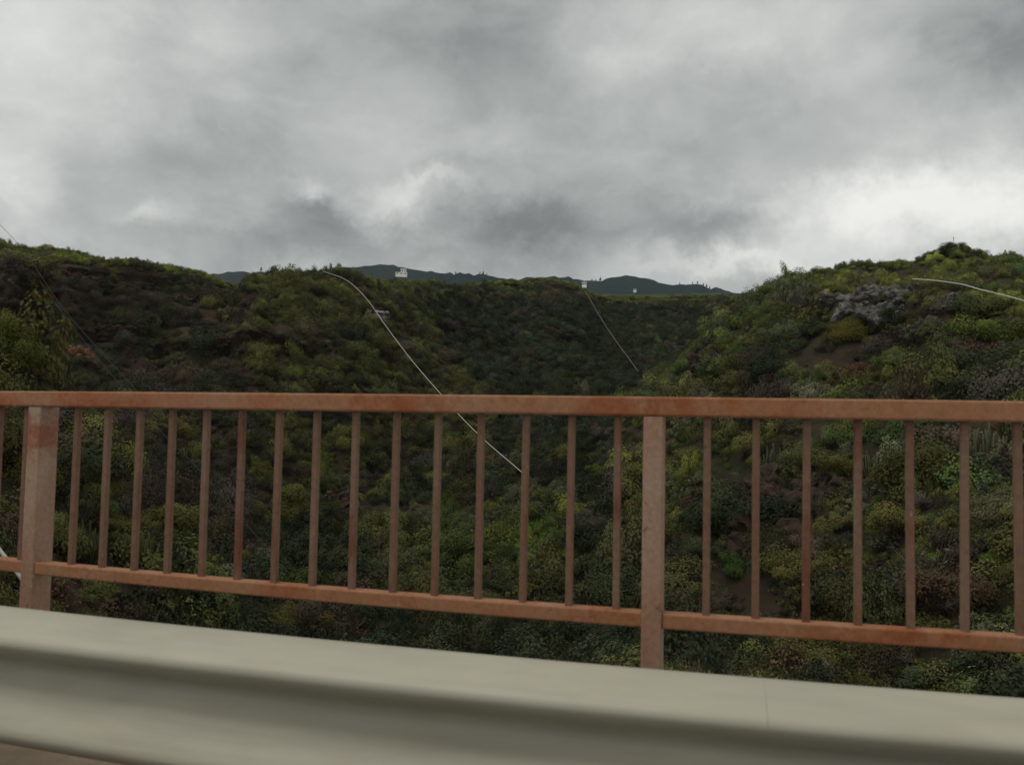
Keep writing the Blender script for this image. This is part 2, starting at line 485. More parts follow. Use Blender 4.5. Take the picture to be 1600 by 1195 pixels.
# kinds of the scrub cover; index = kind
SCRUB = [dome(13, 120, 1.0, .95, .10), dome(16, 110, 1.15, .68, .095), dome(12, 130, .8, 1.25, .105), rosette_bush(64, 16, .145),
         dry_bush(90, 160), tuft(80), dome(22, 80, 1.0, 1.0, .09, (.2, .34)), rosette_bush(80, 14, .12, 1.1, .8)]
# finer kinds for the bushes that show singly
FINE = {
    'round': [dome(22, 330, 1.0, .90, .062, (.26, .44)), dome(20, 340, 1.0, .95, .066, (.28, .46)), dome(28, 260, 1.05, .85, .06, (.22, .4))],
    'flat': [dome(28, 270, 1.2, .60, .062, (.22, .4)), dome(26, 280, 1.15, .66, .06, (.22, .42))],
    'upright': [dome(20, 360, .8, 1.25, .064, (.26, .42)), dome(26, 290, .75, 1.35, .062, (.22, .38))],
    'rosette': [rosette_bush(150, 22, .10), rosette_bush(170, 20, .095, 1.1, .8)],
    'dry': [dry_bush(170, 900), dry_bush(190, 700)],
    'tuft': [tuft(140)],
}
FINE_ME = {k: [p.mesh(k + '_bush_mesh', (M_LEAF, M_TWIG)) for p in v] for k, v in FINE.items()}

# ------------------------------------------------------------------ terrain
# Each column: frame x, near slope N0..N7, dip, far slope F1..F5, behind the crest, plateau; every entry (frame y, distance in metres)
BEH = lambda y, r: [(y + 14, r * 1.35), (y + 24, 520), (y + 20, 1000)]
COLS = [
 (-700, [(1150,7),(930,11),(830,14),(750,16),(660,18),(580,20),(510,22),(440,26)], (540,46), [(500,80),(430,98),(385,108),(360,116),(320,140)]),
 (-250, [(1150,9),(925,15),(840,18),(760,20),(690,22),(610,25),(530,28),(450,32)], (560,50), [(520,85),(450,102),(400,112),(380,118),(338,146)]),
 (0,    [(1150,12),(935,21),(880,23),(820,25),(760,28),(680,31),(590,35),(492,40)], (640,58), [(600,90),(500,104),(420,115),(400,120),(372,150)]),
 (45,   [(1150,12),(940,22),(890,24),(830,26),(770,29),(700,32),(630,35),(540,39)], (665,56), [(610,89),(505,104),(420,116),(402,121),(378,150)]),
 (90,   [(1150,12),(945,22),(905,24),(860,26),(810,28),(760,31),(710,33),(655,36)], (730,52), [(640,86),(515,104),(420,117),(405,122),(383,150)]),
 (150,  [(1150,13),(952,22),(925,24),(895,26),(860,28),(820,29),(780,31),(735,33)], (800,48), [(670,81),(525,102),(420,119),(406,124),(392,150)]),
 (220,  [(1160,13),(965,23),(948,24),(930,26),(905,27),(875,29),(850,30),(820,32)], (870,44), [(700,76),(540,100),(424,120),(409,125),(402,148)]),
 (300,  [(1160,15),(985,28),(976,29),(965,31),(950,33),(935,34),(920,36),(905,38)], (905,48), [(720,76),(560,98),(440,120),(420,127),(416,145)]),
 (345,  [(1160,17),(1000,33),(985,35),(970,38),(955,41),(935,43),(915,46),(895,49)], (870,56), [(720,77),(570,98),(465,118),(436,128),(431,141)]),
 (400,  [(1160,19),(1010,37),(990,40),(970,43),(945,47),(920,51),(895,55),(870,59)], (830,65), [(715,79),(580,98),(480,117),(440,130),(430,142)]),
 (440,  [(1160,20),(1010,39),(985,42),(960,46),(935,50),(910,54),(880,58),(855,63)], (815,69), [(710,81),(590,99),(490,117),(434,134),(421,144)]),
 (490,  [(1162,20),(1012,40),(985,43),(955,47),(925,52),(895,57),(865,62),(835,67)], (795,74), [(700,86),(600,102),(500,121),(432,140),(420,148)]),
 (550,  [(1165,20),(1015,41),(985,45),(950,49),(915,54),(885,59),(850,65),(815,71)], (780,79), [(690,93),(600,108),(500,130),(440,152),(425,166)]),
 (620,  [(1165,20),(1018,42),(980,46),(945,50),(910,55),(870,61),(830,68),(790,76)], (765,84), [(680,99),(590,120),(505,148),(452,176),(437,196)]),
 (700,  [(1168,20),(1022,42),(980,46),(940,51),(900,56),(855,62),(810,70),(765,80)], (740,90), [(660,114),(580,144),(500,185),(452,215),(437,240)]),
 (790,  [(1168,20),(1025,42),(980,46),(940,50),(895,55),(850,62),(800,70),(750,81)], (720,95), [(645,126),(565,166),(495,213),(450,243),(436,264)]),
 (850,  [(1170,20),(1028,42),(985,46),(940,50),(890,55),(840,62),(790,69),(735,80)], (705,97), [(640,130),(560,172),(492,220),(446,250),(431,268)]),
 (890,  [(1170,19),(1030,41),(985,45),(935,50),(885,55),(830,62),(770,70),(705,82)], (690,102), [(630,136),(560,180),(495,228),(450,262),(437,282)]),
 (940,  [(1170,19),(1033,40),(980,45),(925,50),(865,56),(800,63),(730,72),(660,84)], (665,110), [(610,152),(555,200),(505,250),(470,300),(457,335)]),
 (995,  [(1172,18),(1037,39),(975,44),(910,49),(840,55),(770,62),(695,72),(618,87)], (640,125), [(590,165),(540,212),(500,262),(472,312),(459,352)]),
 (1050, [(1172,18),(1042,38),(970,43),(895,49),(820,55),(740,63),(660,73),(575,88)], (605,132), [(562,180),(522,230),(492,282),(467,332),(457,372)]),
 (1100, [(1172,18),(1048,37),(965,43),(880,48),(795,54),(710,62),(620,74),(522,92)], (575,138), [(545,188),(512,240),(487,290),(465,332),(456,382)]),
 (1140, [(1174,18),(1050,37),(960,43),(870,48),(775,54),(675,63),(565,79),(492,95)], (484,106), [(535,194),(508,244),(485,292),(466,334),(457,384)]),
 (1180, [(1174,17),(1054,36),(955,42),(860,47),(755,53),(645,62),(530,79),(462,98)], (449,108), None),
 (1240, [(1175,17),(1060,35),(945,41),(830,47),(715,53),(605,62),(494,79),(452,86)], (424,109), None),
 (1300, [(1175,17),(1063,34),(935,40),(810,46),(690,53),(580,62),(490,76),(452,80)], (408,110), None),
 (1360, [(1176,16),(1068,33),(935,39),(805,45),(680,52),(570,61),(488,73),(448,77)], (399,112), None),
 (1425, [(1178,16),(1073,33),(935,38),(800,43),(675,50),(565,58),(485,70),(441,74)], (395,114), None),
 (1462, [(1178,16),(1077,32),(935,37),(800,42),(675,49),(565,57),(482,68),(440,72)], (387,116), None),
 (1490, [(1178,16),(1080,32),(935,36),(800,41),(675,48),(565,56),(482,67),(441,71)], (382,117), None),
 (1525, [(1178,16),(1083,31),(935,36),(800,41),(675,47),(570,55),(486,66),(447,70)], (384,116), None),
 (1600, [(1180,15),(1090,30),(940,34),(805,39),(680,45),(580,52),(500,62),(472,66)], (393,110), None),
 (1750, [(1190,15),(1100,29),(945,33),(810,37),(690,43),(590,50),(515,58),(490,62)], (402,106), None),
 (2100, [(1210,14),(1120,27),(960,31),(825,35),(700,41),(600,47),(530,54),(505,58)], (425,100), None),
]
prof_az, prof = [], []
for x, near, dip, far in COLS:
    if far is None:      # the right hill: its plateau crest takes the place of the dip
        crest = dip
        far = [(470, 200), (470, 246), (470, 294), (470, 336), (468, 386)]
        pts = near + [crest] + [(crest[0] + 40, crest[1] * 1.3)] + far[1:] + BEH(452, 386)
    else:
        pts = near + [dip] + far + (BEH(far[-1][0], far[-1][1]) if far[-1][1] < 330 else [(460, 430), (454, 600), (455, 1000)])
    pts = pts + [(560, 1800)]
    prof_az.append(azt(x, 560)[0])
    prof.append([(math.log(r), azt(x, y)[1]) for (y, r) in pts])
prof_az = np.array(prof_az); prof = np.array(prof)          # (cols, layers, 2)
NL = prof.shape[1]

def pchip(xs, Y, xq):
    """monotone cubic along axis 0"""
    h = np.diff(xs); d = np.diff(Y, axis=0) / h.reshape(-1, *([1]*(Y.ndim-1)))
    m = np.zeros_like(Y)
    a, b = d[:-1], d[1:]
    m[1:-1] = np.where(a*b > 0, 2*a*b/np.where(np.abs(a+b) < 1e-12, 1, a+b), 0)
    m[0], m[-1] = d[0], d[-1]
    i = np.clip(np.searchsorted(xs, xq) - 1, 0, len(xs) - 2)
    sh = (-1,) + (1,)*(Y.ndim-1)
    hh = h[i].reshape(sh); t = ((xq - xs[i]) / h[i]).reshape(sh)
    return Y[i]*(1+2*t)*(1-t)**2 + hh*m[i]*t*(1-t)**2 + Y[i+1]*t*t*(3-2*t) + hh*m[i+1]*t*t*(t-1)

NA, SUB = 520, 22
az_q = np.linspace(prof_az[0], prof_az[-1], NA)
pa = pchip(prof_az, prof, az_q)                              # (NA, layers, 2)
s_q = np.linspace(0, NL - 1, (NL - 1) * SUB + 1)
ps = pchip(np.arange(NL).astype(float), np.swapaxes(pa, 0, 1), s_q)   # (NS, NA, 2)
NS = len(s_q)
Rr = np.exp(ps[..., 0]); Tt = ps[..., 1]
A2 = np.broadcast_to(az_q, Rr.shape); S2 = np.broadcast_to(s_q[:, None], Rr.shape)
P = np.stack([Rr*np.sin(A2), Rr*np.cos(A2), EYE + Rr*Tt], -1)
# ruggedness: ledges, gullies and bumps
n0 = fbm(P / np.array([38.0, 38.0, 60.0]) + 11, 2); n1 = fbm(P / 14.0, 4); n2 = fbm(P / 4.5 + 40, 3); n3 = fbm(P * np.array([.05, .05, .22]) + 90, 3)
# gullies running down the slopes, and ledges of harder rock
q = np.stack([A2 * 17 + n0 * .5, np.log(Rr) * 1.3, np.zeros_like(A2)], -1)
gul = (1 - 2 * np.abs(vnoise(q))) * .6 + (1 - 2 * np.abs(vnoise(q * np.array([2.3, 1.6, 1]) + 31))) * .4
st = (P[..., 2] + 2.6 * n1 + 3.0 * n0) / 6.5
st = st - np.floor(st); ledge = np.where(st < .8, st / .8, (1 - st) / .2) - .5
rad = np.stack([np.sin(A2), np.cos(A2), np.zeros_like(A2)], -1)
fade = np.clip((Rr - 15) / 25, 0.15, 1)
crest = np.clip(Rr / 120, 0.35, 1.6)
P = P + rad * ((n1 * 3.0 + n3 * 3.6 + n0 * 3.6 * np.clip((Rr - 40) / 40, 0, 1)) * fade * crest + (gul * 3.4 * np.clip((Rr - 30) / 50, .15, 1.3) - ledge * 2.6 * fade * crest) * np.clip((440 - Rr) / 80, 0, 1))[..., None]
P[..., 2] += (n2 * 0.45 + n1 * 0.25) * fade - 0.75 * np.clip(Rr / 40, .5, 1.2) * np.where(Rr > 400, 0.5, 1) - .0045 * Rr * np.clip((Rr - 70) / 40, 0, 1)
fq = []
for i in range(NS - 1):
    for j in range(NA - 1):
        a = i * NA + j
        fq.append((a, a + 1, a + NA + 1, a + NA))
ter_me = mesh_from('ravine_terrain', P.reshape(-1, 3), fq, (M_SOIL,), True)
terrain = obj('terrain', ter_me); tag(terrain, kind='structure')
BV = BVHTree.FromPolygons([Vector(v) for v in P.reshape(-1, 3)], fq)

EYEV = Vector((0, 0, EYE))
def hit(x, y):
    for dy in range(0, 60, 2):
        d = Vector(ray(x, y + dy)).normalized()
        loc, nrm, idx, dist = BV.ray_cast(EYEV, d)
        if loc is not None and dist < 420: break
    return loc, nrm, dist
def at(x, y, r):
    """point at horizontal distance r seen towards frame point x, y"""
    d = ray(x, y); k = r / math.hypot(d[0], d[1])
    return Vector((d[0]*k, d[1]*k, EYE + d[2]*k))

# ------------------------------------------------------------------ far mountains
SKYL = [(-900,430),(-200,428),(300,426),(345,424),(380,424),(420,423),(500,417),(545,415),(600,413),(622,414),(645,418),(700,421),(750,425),(790,428),
        (840,430),(880,429),(905,431),(925,434),(940,436),(952,432),(968,430),(990,430),(1012,433),(1032,438),(1050,441),(1062,440),(1080,442),(1098,444),
        (1112,448),(1130,452),(1200,455),(1500,455),(2300,450)]
sx = np.array([p[0] for p in SKYL], float); sy = np.array([p[1] for p in SKYL], float)
mV, mF = [], []
xs = np.linspace(-850, 2250, 420); steps = 26
for i, x in enumerate(xs):
    y = np.interp(x, sx, sy)
    a, t = azt(x, y)
    rc = 2300 + 380 * math.sin(x * 0.006) + 160 * math.sin(x * 0.021 + 1)
    for k in range(steps):
        u = k / (steps - 1)
        if u < 0.7:
            q = u / 0.7; r = 1050 + (rc - 1050) * q; tt = 0.118 + (t - 0.118) * q ** 1.25
        else:
            q = (u - 0.7) / 0.3; r = rc + 1500 * q; tt = t * (1 - 0.55 * q ** 1.2)
        mV.append((r*math.sin(a), r*math.cos(a), EYE + r*tt))
mV = np.array(mV)
dn = fbm(mV / 130.0, 5) * 9 + fbm(mV / 18.0 + 5, 3) * 3.2
mV[:, 2] += dn - 2
for i in range(len(xs) - 1):
    for k in range(steps - 1):
        a = i * steps + k
        mF.append((a, a + steps, a + steps + 1, a + 1))
mtn = obj('mountain_range', mesh_from('mountain_range', mV, mF, (M_MTN,), True)); tag(mtn, kind='structure')
MBV = BVHTree.FromPolygons([Vector(v) for v in mV], mF)

# ------------------------------------------------------------------ bridge railing, crash barrier and deck
D0, KC, XM = 2.1868, 0.0285, -0.7
def Dy(X):
    e = 4.0; u = abs(X - XM)
    return D0 + (KC*u*u if u < e else KC*e*e + 2*KC*e*(u-e))
def curve(x0, x1, off, z, step=0.1):
    n = max(2, int((x1 - x0) / step) + 1)
    return [(x, Dy(x) + off, z) for x in np.linspace(x0, x1, n)]
ZT1, ZT2, ZB1, ZB2 = EYE + .0796, EYE + .0295, EYE - .4718, EYE - .5107
X0 = -2.1975; WALK = 0.15
rail = empty('bridge_railing', (X0 + 2, Dy(X0 + 2), WALK))
tag(rail, 'red-brown painted metal railing with faded posts and thin balusters along the bridge edge', 'railing')
base = Vector(rail.location)
def rail_part(name, V, F, mat, smooth=False):
    me = mesh_from(name, [Vector(v) - base for v in V], F, (mat,), smooth)
    return obj(name, me, rail)
PX = [X0 + 2*i for i in range(-2, 4)]
top_h = ZT1 - ZT2
V, F = sweep(curve(PX[0] - .5, PX[-1] + .5, 0.0, (ZT1 + ZT2)/2), rect_prof(.06, top_h, .006)); rail_part('top_rail', V, F, M_RAIL)
PW, PDp = .052, .080
for x in PX:
    prof_ = rect_prof(PDp, PW, .006)
    y = Dy(x)
    V = []; 
    for z in (WALK, ZT2 - .001):
        for a, b in prof_: V.append((x + b, y + .010 + a, z))
    n = len(prof_)
    F = [(j, (j+1) % n, n + (j+1) % n, n + j) for j in range(n)] + [tuple(range(n-1, -1, -1)), tuple(range(n, 2*n))]
    rail_part('post', V, F, M_POST)
bw = .0185
for i in range(len(PX) - 1):
    xa, xb = PX[i] + PW/2 + .001, PX[i+1] - PW/2 - .001
    V, F = sweep(curve(xa, xb, 0.0, (ZB1 + ZB2)/2), rect_prof(.045, ZB1 - ZB2, .005)); rail_part('bottom_rail', V, F, M_RAIL)
    for k in range(15):
        x = PX[i] + (.032, .067, .032, .014, .030)[i] + (.125, .125, .125, .1205, .125)[i]*(k + 1) ; y = Dy(x)
        pr = rect_prof(bw, bw, .003); n = len(pr); V = []
        dx = random.uniform(-.0025, .0025)
        for z, ddx in ((ZB1 - .0005, 0), (ZT2 + .0005, dx)):
            for a, b in pr: V.append((x + b + ddx, y + a, z))
        F = [(j, (j+1) % n, n + (j+1) % n, n + j) for j in range(n)] + [tuple(range(n-1, -1, -1)), tuple(range(n, 2*n))]
        rail_part('baluster', V, F, M_BAR)

# crash barrier with two corrugations
GOFF, GTOP = -0.527, EYE - .4706
guard = empty('crash_barrier', (X0 + 2, Dy(X0 + 2) + GOFF, 0))
tag(guard, 'weathered grey steel crash barrier with two ribs running along the road edge', 'crash barrier')
gb = Vector(guard.location)
zc = GTOP - .160
Wp = [(-.004, .155), (0, .160), (.010, .158), (.070, .122), (.084, .112), (.090, .100), (.087, .088), (.068, .072), (.020, .046), (.007, .034),
      (.003, .018), (.006, .004), (.022, -.015), (.070, -.072), (.084, -.090), (.090, -.104), (.086, -.117), (.068, -.130), (.010, -.164), (0, -.167), (-.004, -.162)]
th = .003
def w_profile(shift):
    fr = [(a + shift, b) for a, b in Wp]                       # 'out' of a path running +X is -Y: towards the road
    bk = [(a + shift - th, b) for a, b in reversed(Wp)]
    return fr + bk
def guard_part(name, V, F, mat, smooth, parent=guard):
    me = mesh_from(name, [Vector(v) - gb for v in V], F, (mat,), smooth)
    o = obj(name, me, parent)
    return o
XJ = 0.06
for xa, xb, sh in ((-8.0, XJ, 0.0), (XJ + .0002, 5.0, 0.0)):
    V, F = sweep(curve(xa, xb, GOFF, zc, .08), w_profile(sh), caps=False); guard_part('beam', V, F, M_STEEL, True)
for x in (-6.15, -3.95, XJ - .16 , 2.25, 4.45):
    y = Dy(x) + GOFF
    pr = [(-.05, -.06), (.05, -.06), (.05, -.052), (-.042, -.052), (-.042, .052), (.05, .052), (.05, .06), (-.05, .06)]
    V = []; n = len(pr)
    for z in (WALK, zc + .03):
        for a, b in pr: V.append((x + a, y + .17 + b, z))
    F = [(j, (j+1) % n, n + (j+1) % n, n + j) for j in range(n)] + [tuple(range(n-1, -1, -1)), tuple(range(n, 2*n))]
    po = guard_part('barrier_post', V, F, M_STEEL, False)
    V = []; pr = [(-.04, .012), (.04, .012), (.04, .109), (-.04, .109)]; n = 4
    for z in (zc - .12, zc + .02):
        for a, b in pr: V.append((x + a, y + b, z))
    F = [(j, (j+1) % n, n + (j+1) % n, n + j) for j in range(n)] + [(3, 2, 1, 0), (4, 5, 6, 7)]
    guard_part('spacer_block', V, F, M_STEEL, False, po)

def strip(name, x0, x1, offs, mat, kind=True):
    """deck strip: section of (offset from the railing line or absolute y, z)"""
    path = np.linspace(x0, x1, 120); V, F = [], []
    for x in path:
        for o, z, ab in offs: V.append((x, o if ab else Dy(x) + o, z))
    n = len(offs)
    for i in range(len(path) - 1):
        for j in range(n):
            k = (j + 1) % n
            F.append((i*n + j, i*n + k, (i+1)*n + k, (i+1)*n + j))
    F.append(tuple(reversed(range(n)))); F.append(tuple((len(path)-1)*n + j for j in range(n)))
    o = obj(name, mesh_from(name, V, F, (mat,))); tag(o, kind='structure'); return o
strip('pavement', -9.5, 8, [(-.85, -.6, 0), (-.85, .13, 0), (-.83, .15, 0), (.22, .15, 0), (.24, .13, 0), (.24, -.6, 0)], M_DECK)
strip('road', -9.5, 8, [(-8.0, -.7, 1), (-8.0, 0, 1), (-.854, 0, 0), (-.854, -.7, 0)], M_ROAD)

# ------------------------------------------------------------------ rocks
ROCKS = []   # (centre, radius) to keep scrub off
def rock(name, x, y, w, h, mat, label, cat='rock', depth=0.5, seed=1, r=None, push=0.35, rough=.5, keep=True, chunks=1.0):
    loc, nrm, dist = hit(x, y)
    if r is not None: loc = at(x, y, r); dist = (loc - EYEV).length
    view = Vector(ray(x, y)).normalized(); nv = Vector(nrm)
    if nv.dot(view) > 0: nv = -nv
    nv = (nv + Vector((-view.x, -view.y, 0)) * .35).normalized()
    ax = Vector((0, 0, 1)).cross(-nv).normalized() * -1; ax = ax if ax.length > .1 else Vector((1, 0, 0))
    az_ = -nv; ax = az_.cross(Vector((0, 0, 1))).normalized(); aup = ax.cross(az_).normalized()
    W = w / F_PX * dist; H = h / F_PX * dist / max(.4, view.cross(aup).length); Dp = max(.5, min(W, H)) * depth * 1.15
    rs = np.random.default_rng(seed)
    bm = bmesh.new()
    n = max(7, int(14 * max(1, max(W, H) / max(.3, min(W, H)) * .5) * chunks))
    for q in range(n):
        c = np.array([rs.uniform(-.48, .48) * W, rs.uniform(-.10, .35) * Dp, rs.uniform(-.45, .45) * H])
        sz = np.array([rs.uniform(.12, .26) * W, rs.uniform(.25, .5) * Dp, rs.uniform(.10, .24) * H])
        vs = []
        p_ = rs.normal(size=(34, 3)); p_ /= np.linalg.norm(p_, axis=1)[:, None]; p_ = np.sign(p_) * np.abs(p_) ** .6; p_ /= np.abs(p_).max()
        for w_ in p_: vs.append(bm.verts.new(c + w_ * sz))
        bmesh.ops.convex_hull(bm, input=vs)
    bmesh.ops.delete(bm, geom=[v_ for v_ in bm.verts if not v_.link_faces], context='VERTS')
    bmesh.ops.subdivide_edges(bm, edges=bm.edges[:], cuts=2, use_grid_fill=True)
    bmesh.ops.triangulate(bm, faces=bm.faces[:])
    bmesh.ops.subdivide_edges(bm, edges=bm.edges[:], cuts=1)
    bm.normal_update()
    co = np.array([v_.co[:] for v_ in bm.verts]); sc0 = max(.12, min(W, H) * .16)
    dn_ = fbm(co / sc0 + seed * 3.3, 3)
    nr_ = np.array([v_.normal[:] for v_ in bm.verts])
    for v_, p_ in zip(bm.verts, co + (fbm(co / sc0 + 50, 3)[:, None] * nr_ + dn_[:, None] * np.array([.6, .3, .3])) * min(W, H) * .10 * rough * 2): v_.co = p_
    me = bpy.data.meshes.new(name); bm.to_mesh(me); bm.free(); me.materials.append(mat)
    o = obj(name, me, None)
    o.matrix_world = Matrix((ax, az_, aup)).transposed().to_4x4()
    o.location = loc + az_ * Dp * (push - .35) * .3 + (-view) * .12
    tag(o, label, cat)
    if keep: ROCKS.append((x, y, w * .5, h * .5))
    return o
rock('rock_face', 1400, 474, 96, 46, M_GREY, 'larger grey rock face under the crest of the right hill, below the white pipe', seed=3)
rock('rock_face', 1330, 480, 76, 38, M_GREY, 'darker grey rock face just left of the larger one on the right hill', seed=4)
rock('rock_face', 1256, 468, 32, 13, M_GREY, 'small grey rock face farthest left in the cliff band of the right hill', seed=5)
rock('rock_face', 1395, 492, 40, 10, M_PALE, 'thin pale rock ledge at the foot of the larger grey rock face', seed=15)
rock('rock_face', 1468, 474, 30, 18, M_GREY, 'low pinkish grey rock patch right of the larger rock face', seed=16)
rock('rock_face', 577, 497, 64, 24, M_PALE, 'white rock outcrop on the left spur beside the long hanging white pipe', seed=6)
rock('rock_face', 497, 425, 30, 7, M_PALE, 'flat grey rock on the crest of the left spur where the white pipe starts', seed=7)
rock('rock_face', 238, 497, 18, 14, M_GREY, 'small grey boulder half way up the dark left cliff', 'boulder', seed=8)
rock('rock_face', 1235, 800, 120, 90, M_BROWN, 'dark brown overhanging rock face low on the right slope behind the railing', seed=9, push=.42)
rock('rock_face', 1300, 770, 70, 60, M_BROWN, 'upper brown rock step right of the overhanging rock face behind the railing', seed=10, push=.42)
rock('boulder', 1378, 890, 44, 22, M_BROWN, 'flat brown slab of rock lying low on the right slope', 'boulder', seed=11)
rock('rock_face', 70, 470, 40, 30, M_ORANGE, 'rusty brown earth patch in the left cliff under the plateau edge', 'rock', seed=12, push=.45)
rock('rock_face', 125, 552, 34, 22, M_ORANGE, 'reddish boulder at the foot of the left cliff beside the dark hollow', 'boulder', seed=13, push=.45)
rock('rock_face', 210, 592, 10, 30, M_BROWN, 'upright brownish stone standing at the foot of the left cliff above the handrail', 'boulder', seed=14, push=.2)

for k_, (x, y, w, h, lab) in enumerate([
    (110, 432, 76, 22, 'brown rock ledge directly under the plateau edge of the left cliff, leftmost of the row'),
    (205, 452, 60, 20, 'brown rock ledge under the plateau edge, second from the left in the row'),
    (285, 474, 52, 22, 'brown rock ledge on the left cliff below the end of its plateau'),
    (170, 520, 60, 20, 'brown rock step half way down the left cliff, left of the grey boulder'),
    (330, 535, 50, 20, 'brown rock step on the left cliff, farthest right and half way down'),
    (255, 575, 66, 24, 'brown rock wall at the foot of the left cliff just over the handrail'),
    (470, 600, 44, 22, 'dark rock hollow just over the handrail below the left spur'),
    (548, 790, 60, 44, 'brown rock face on the valley side behind the eighth and ninth balusters'),
    (1110, 575, 46, 40, 'dark brown rock gully high on the left shoulder of the right hill'),
    (1500, 500, 60, 18, 'dark rock step under the white pipe at the right end of the cliff band')]):
    rock('rock_face', x, y, w, h, M_BROWN, lab, seed=30 + k_)

# ------------------------------------------------------------------ pipes and cables
def pipe(name, pts, rad, mat, label, cat, lift=0.94, dists=None, sub=10):
    Q = []
    for i, (x, y) in enumerate(pts):
        if dists: Q.append(at(x, y, dists[i]))
        else:
            loc, n, d = hit(x, y); Q.append(EYEV + (loc - EYEV) * lift)
    # keep distance varying smoothly along the run
    ar = np.array([q[:] for q in Q]); m = len(ar)
    fine = pchip(np.arange(m).astype(float), ar, np.linspace(0, m - 1, (m - 1)*sub + 1))
    V, F = tube([Vector(v) for v in fine], rad, 8)
    o0 = Vector(fine[0]); me = mesh_from(name, [v - o0 for v in V], F, (mat,), True)
    o = obj(name, me, None, o0); tag(o, label, cat); return o
pipe('water_pipe', [(505,424),(540,437),(572,466),(602,508),(642,561),(690,617),(724,655),(762,692),(796,721),(824,745)], .034, M_PIPE,
     'long white water pipe hanging down the left spur and passing behind the handrail', 'pipe', dists=[140,131,121,112,103,94,88,82,77,73])
pipe('water_pipe', [(914,455),(921,466),(937,494),(962,532),(984,562),(997,580)], .055, M_TANPIPE,
     'faint tan pipe running down the middle hillside left of the right hill', 'pipe', dists=[262,240,205,172,152,143])
pipe('water_pipe', [(1426,436),(1455,438),(1482,441),(1510,446),(1530,452),(1555,458),(1600,470),(1680,496)], .042, M_PIPE,
     'white pipe along the cliff edge near the top of the right hill', 'pipe', dists=[70.5,69.5,69,68.5,67.5,66.5,64,60])
pipe('water_pipe', [(-40,815),(0,860),(38,910),(70,960)], .035, M_PIPE,
     'pale pipe slanting down at the left edge behind the lower rail', 'pipe', dists=[17.5,17.2,17.0,16.8])
pipe('overhead_cable', [(-60,280),(-20,327),(0,351),(20,372),(50,410),(90,470),(140,530),(190,585),(215,612),(255,662)], .017, M_CABLE,
     'dark cable coming over the left crest, upper one of the pair across the cliff', 'cable', dists=[100,96,93,91,88,84,80,76,74,71])
pipe('overhead_cable', [(62,438),(100,492),(150,556),(200,615),(250,672),(300,722),(350,778),(400,836),(440,880)], .015, M_CABLE,
     'dark cable across the left cliff, lower one of the pair, ending behind the balusters', 'cable', dists=[86,82,77,73,69,66,63,60,58])

# ------------------------------------------------------------------ houses on the plateau
def house(x, y, r, w, d, h, label, two):
    b = at(x, y, r); az = math.atan2(b.x, b.y)
    root = empty('white_house', b - Vector((0, 0, .8)), -az)
    tag(root, label, 'house')
    def bx(name, mat, x0, x1, y0, y1, z0, z1, par=root):
        V = [(a, c, e) for e in (z0, z1) for a, c in ((x0,y0),(x1,y0),(x1,y1),(x0,y1))]
        F = [(3,2,1,0),(4,5,6,7),(0,1,5,4),(1,2,6,5),(2,3,7,6),(3,0,4,7)]
        return obj(name, mesh_from(name, V, F, (mat,)), par)
    H = h + .8
    wl = bx('wall', M_WHITE, -w/2, w/2, 0, d, 0, H)
    bx('roof', M_TILE, -w/2 - .2, w/2 + .2, -.2, d + .2, H, H + .25)
    n = 3 if two else 2
    for k in range(n):
        cx = -w/2 + w*(k + .5)/n
        wi = bx('window', M_WHITE, cx - .55, cx + .55, -.06, .0, 1.5, 2.35)
        bx('pane', M_GLASS, cx - .4, cx + .4, -.075, -.06, 1.6, 2.2, wi)
    if two:
        bx('upper_storey', M_WHITE, -w*.05, w*.42, .8, d - .5, H + .25, H + 2.3)
        bx('upper_roof', M_TILE, -w*.05 - .25, w*.42 + .25, .55, d - .25, H + 2.3, H + 2.5)
        for k in range(2):
            cx = w*(.07 + .22*k)
            wi = bx('window', M_WHITE, cx - .5, cx + .5, .74, .8, H + .8, H + 1.8)
            bx('pane', M_GLASS, cx - .36, cx + .36, .725, .74, H + .9, H + 1.7, wi)
    return root
house(627, 430.5, 480, 6.6, 6, 1.8, 'two-storey white house standing alone on the plateau below the dark mountain', True)
house(913, 447, 420, 2.3, 4, 1.9, 'small white hut at the right end of the middle hill crest', False)
house(992, 455, 560, 1.9, 3, .8, 'tiny pale hut on the plain below the rounded dark mountain', False)

# ------------------------------------------------------------------ far pines on the mountain skyline
def pine_parts():
    bm = bmesh.new()
    for k in range(7):
        z = .22 + k * .115; r = .24 * (1 - k / 7.6)
        n = 9; ring = [bm.verts.new((math.cos(2*math.pi*j/n)*r*random.uniform(.7, 1.15), math.sin(2*math.pi*j/n)*r*random.uniform(.7, 1.15), z + random.uniform(-.03, .02))) for j in range(n)]
        tip = bm.verts.new((0, 0, z + .2)); low = bm.verts.new((0, 0, z + .05))
        for j in range(n):
            bm.faces.new((ring[j], ring[(j+1) % n], tip)); bm.faces.new((ring[(j+1) % n], ring[j], low))
    cm = bpy.data.meshes.new('pine_crown'); bm.to_mesh(cm); bm.free(); cm.materials.append(M_PINE)
    V, F = tube([(0, 0, -.1), (0, 0, .5), (0, 0, .9)], .025, 6)
    tm = mesh_from('pine_trunk', V, F, (M_BARK,))
    return cm, tm
cm, tm = pine_parts()
def pine(x, hpx, label, group=None):
    y = np.interp(x, sx, sy)
    d = None
    for dy in range(-8, 30):
        l, n, i, dist = MBV.ray_cast(EYEV, Vector(ray(x, y + dy)).normalized())
        if l is not None: d = (l, dist); break
    if d is None: return
    root = empty('pine_tree', d[0]); s = hpx / F_PX * d[1]
    root.scale = (s*1.5, s*1.5, s)
    tag(root, label, 'tree', group)
    obj('crown', cm, root); obj('trunk', tm, root)
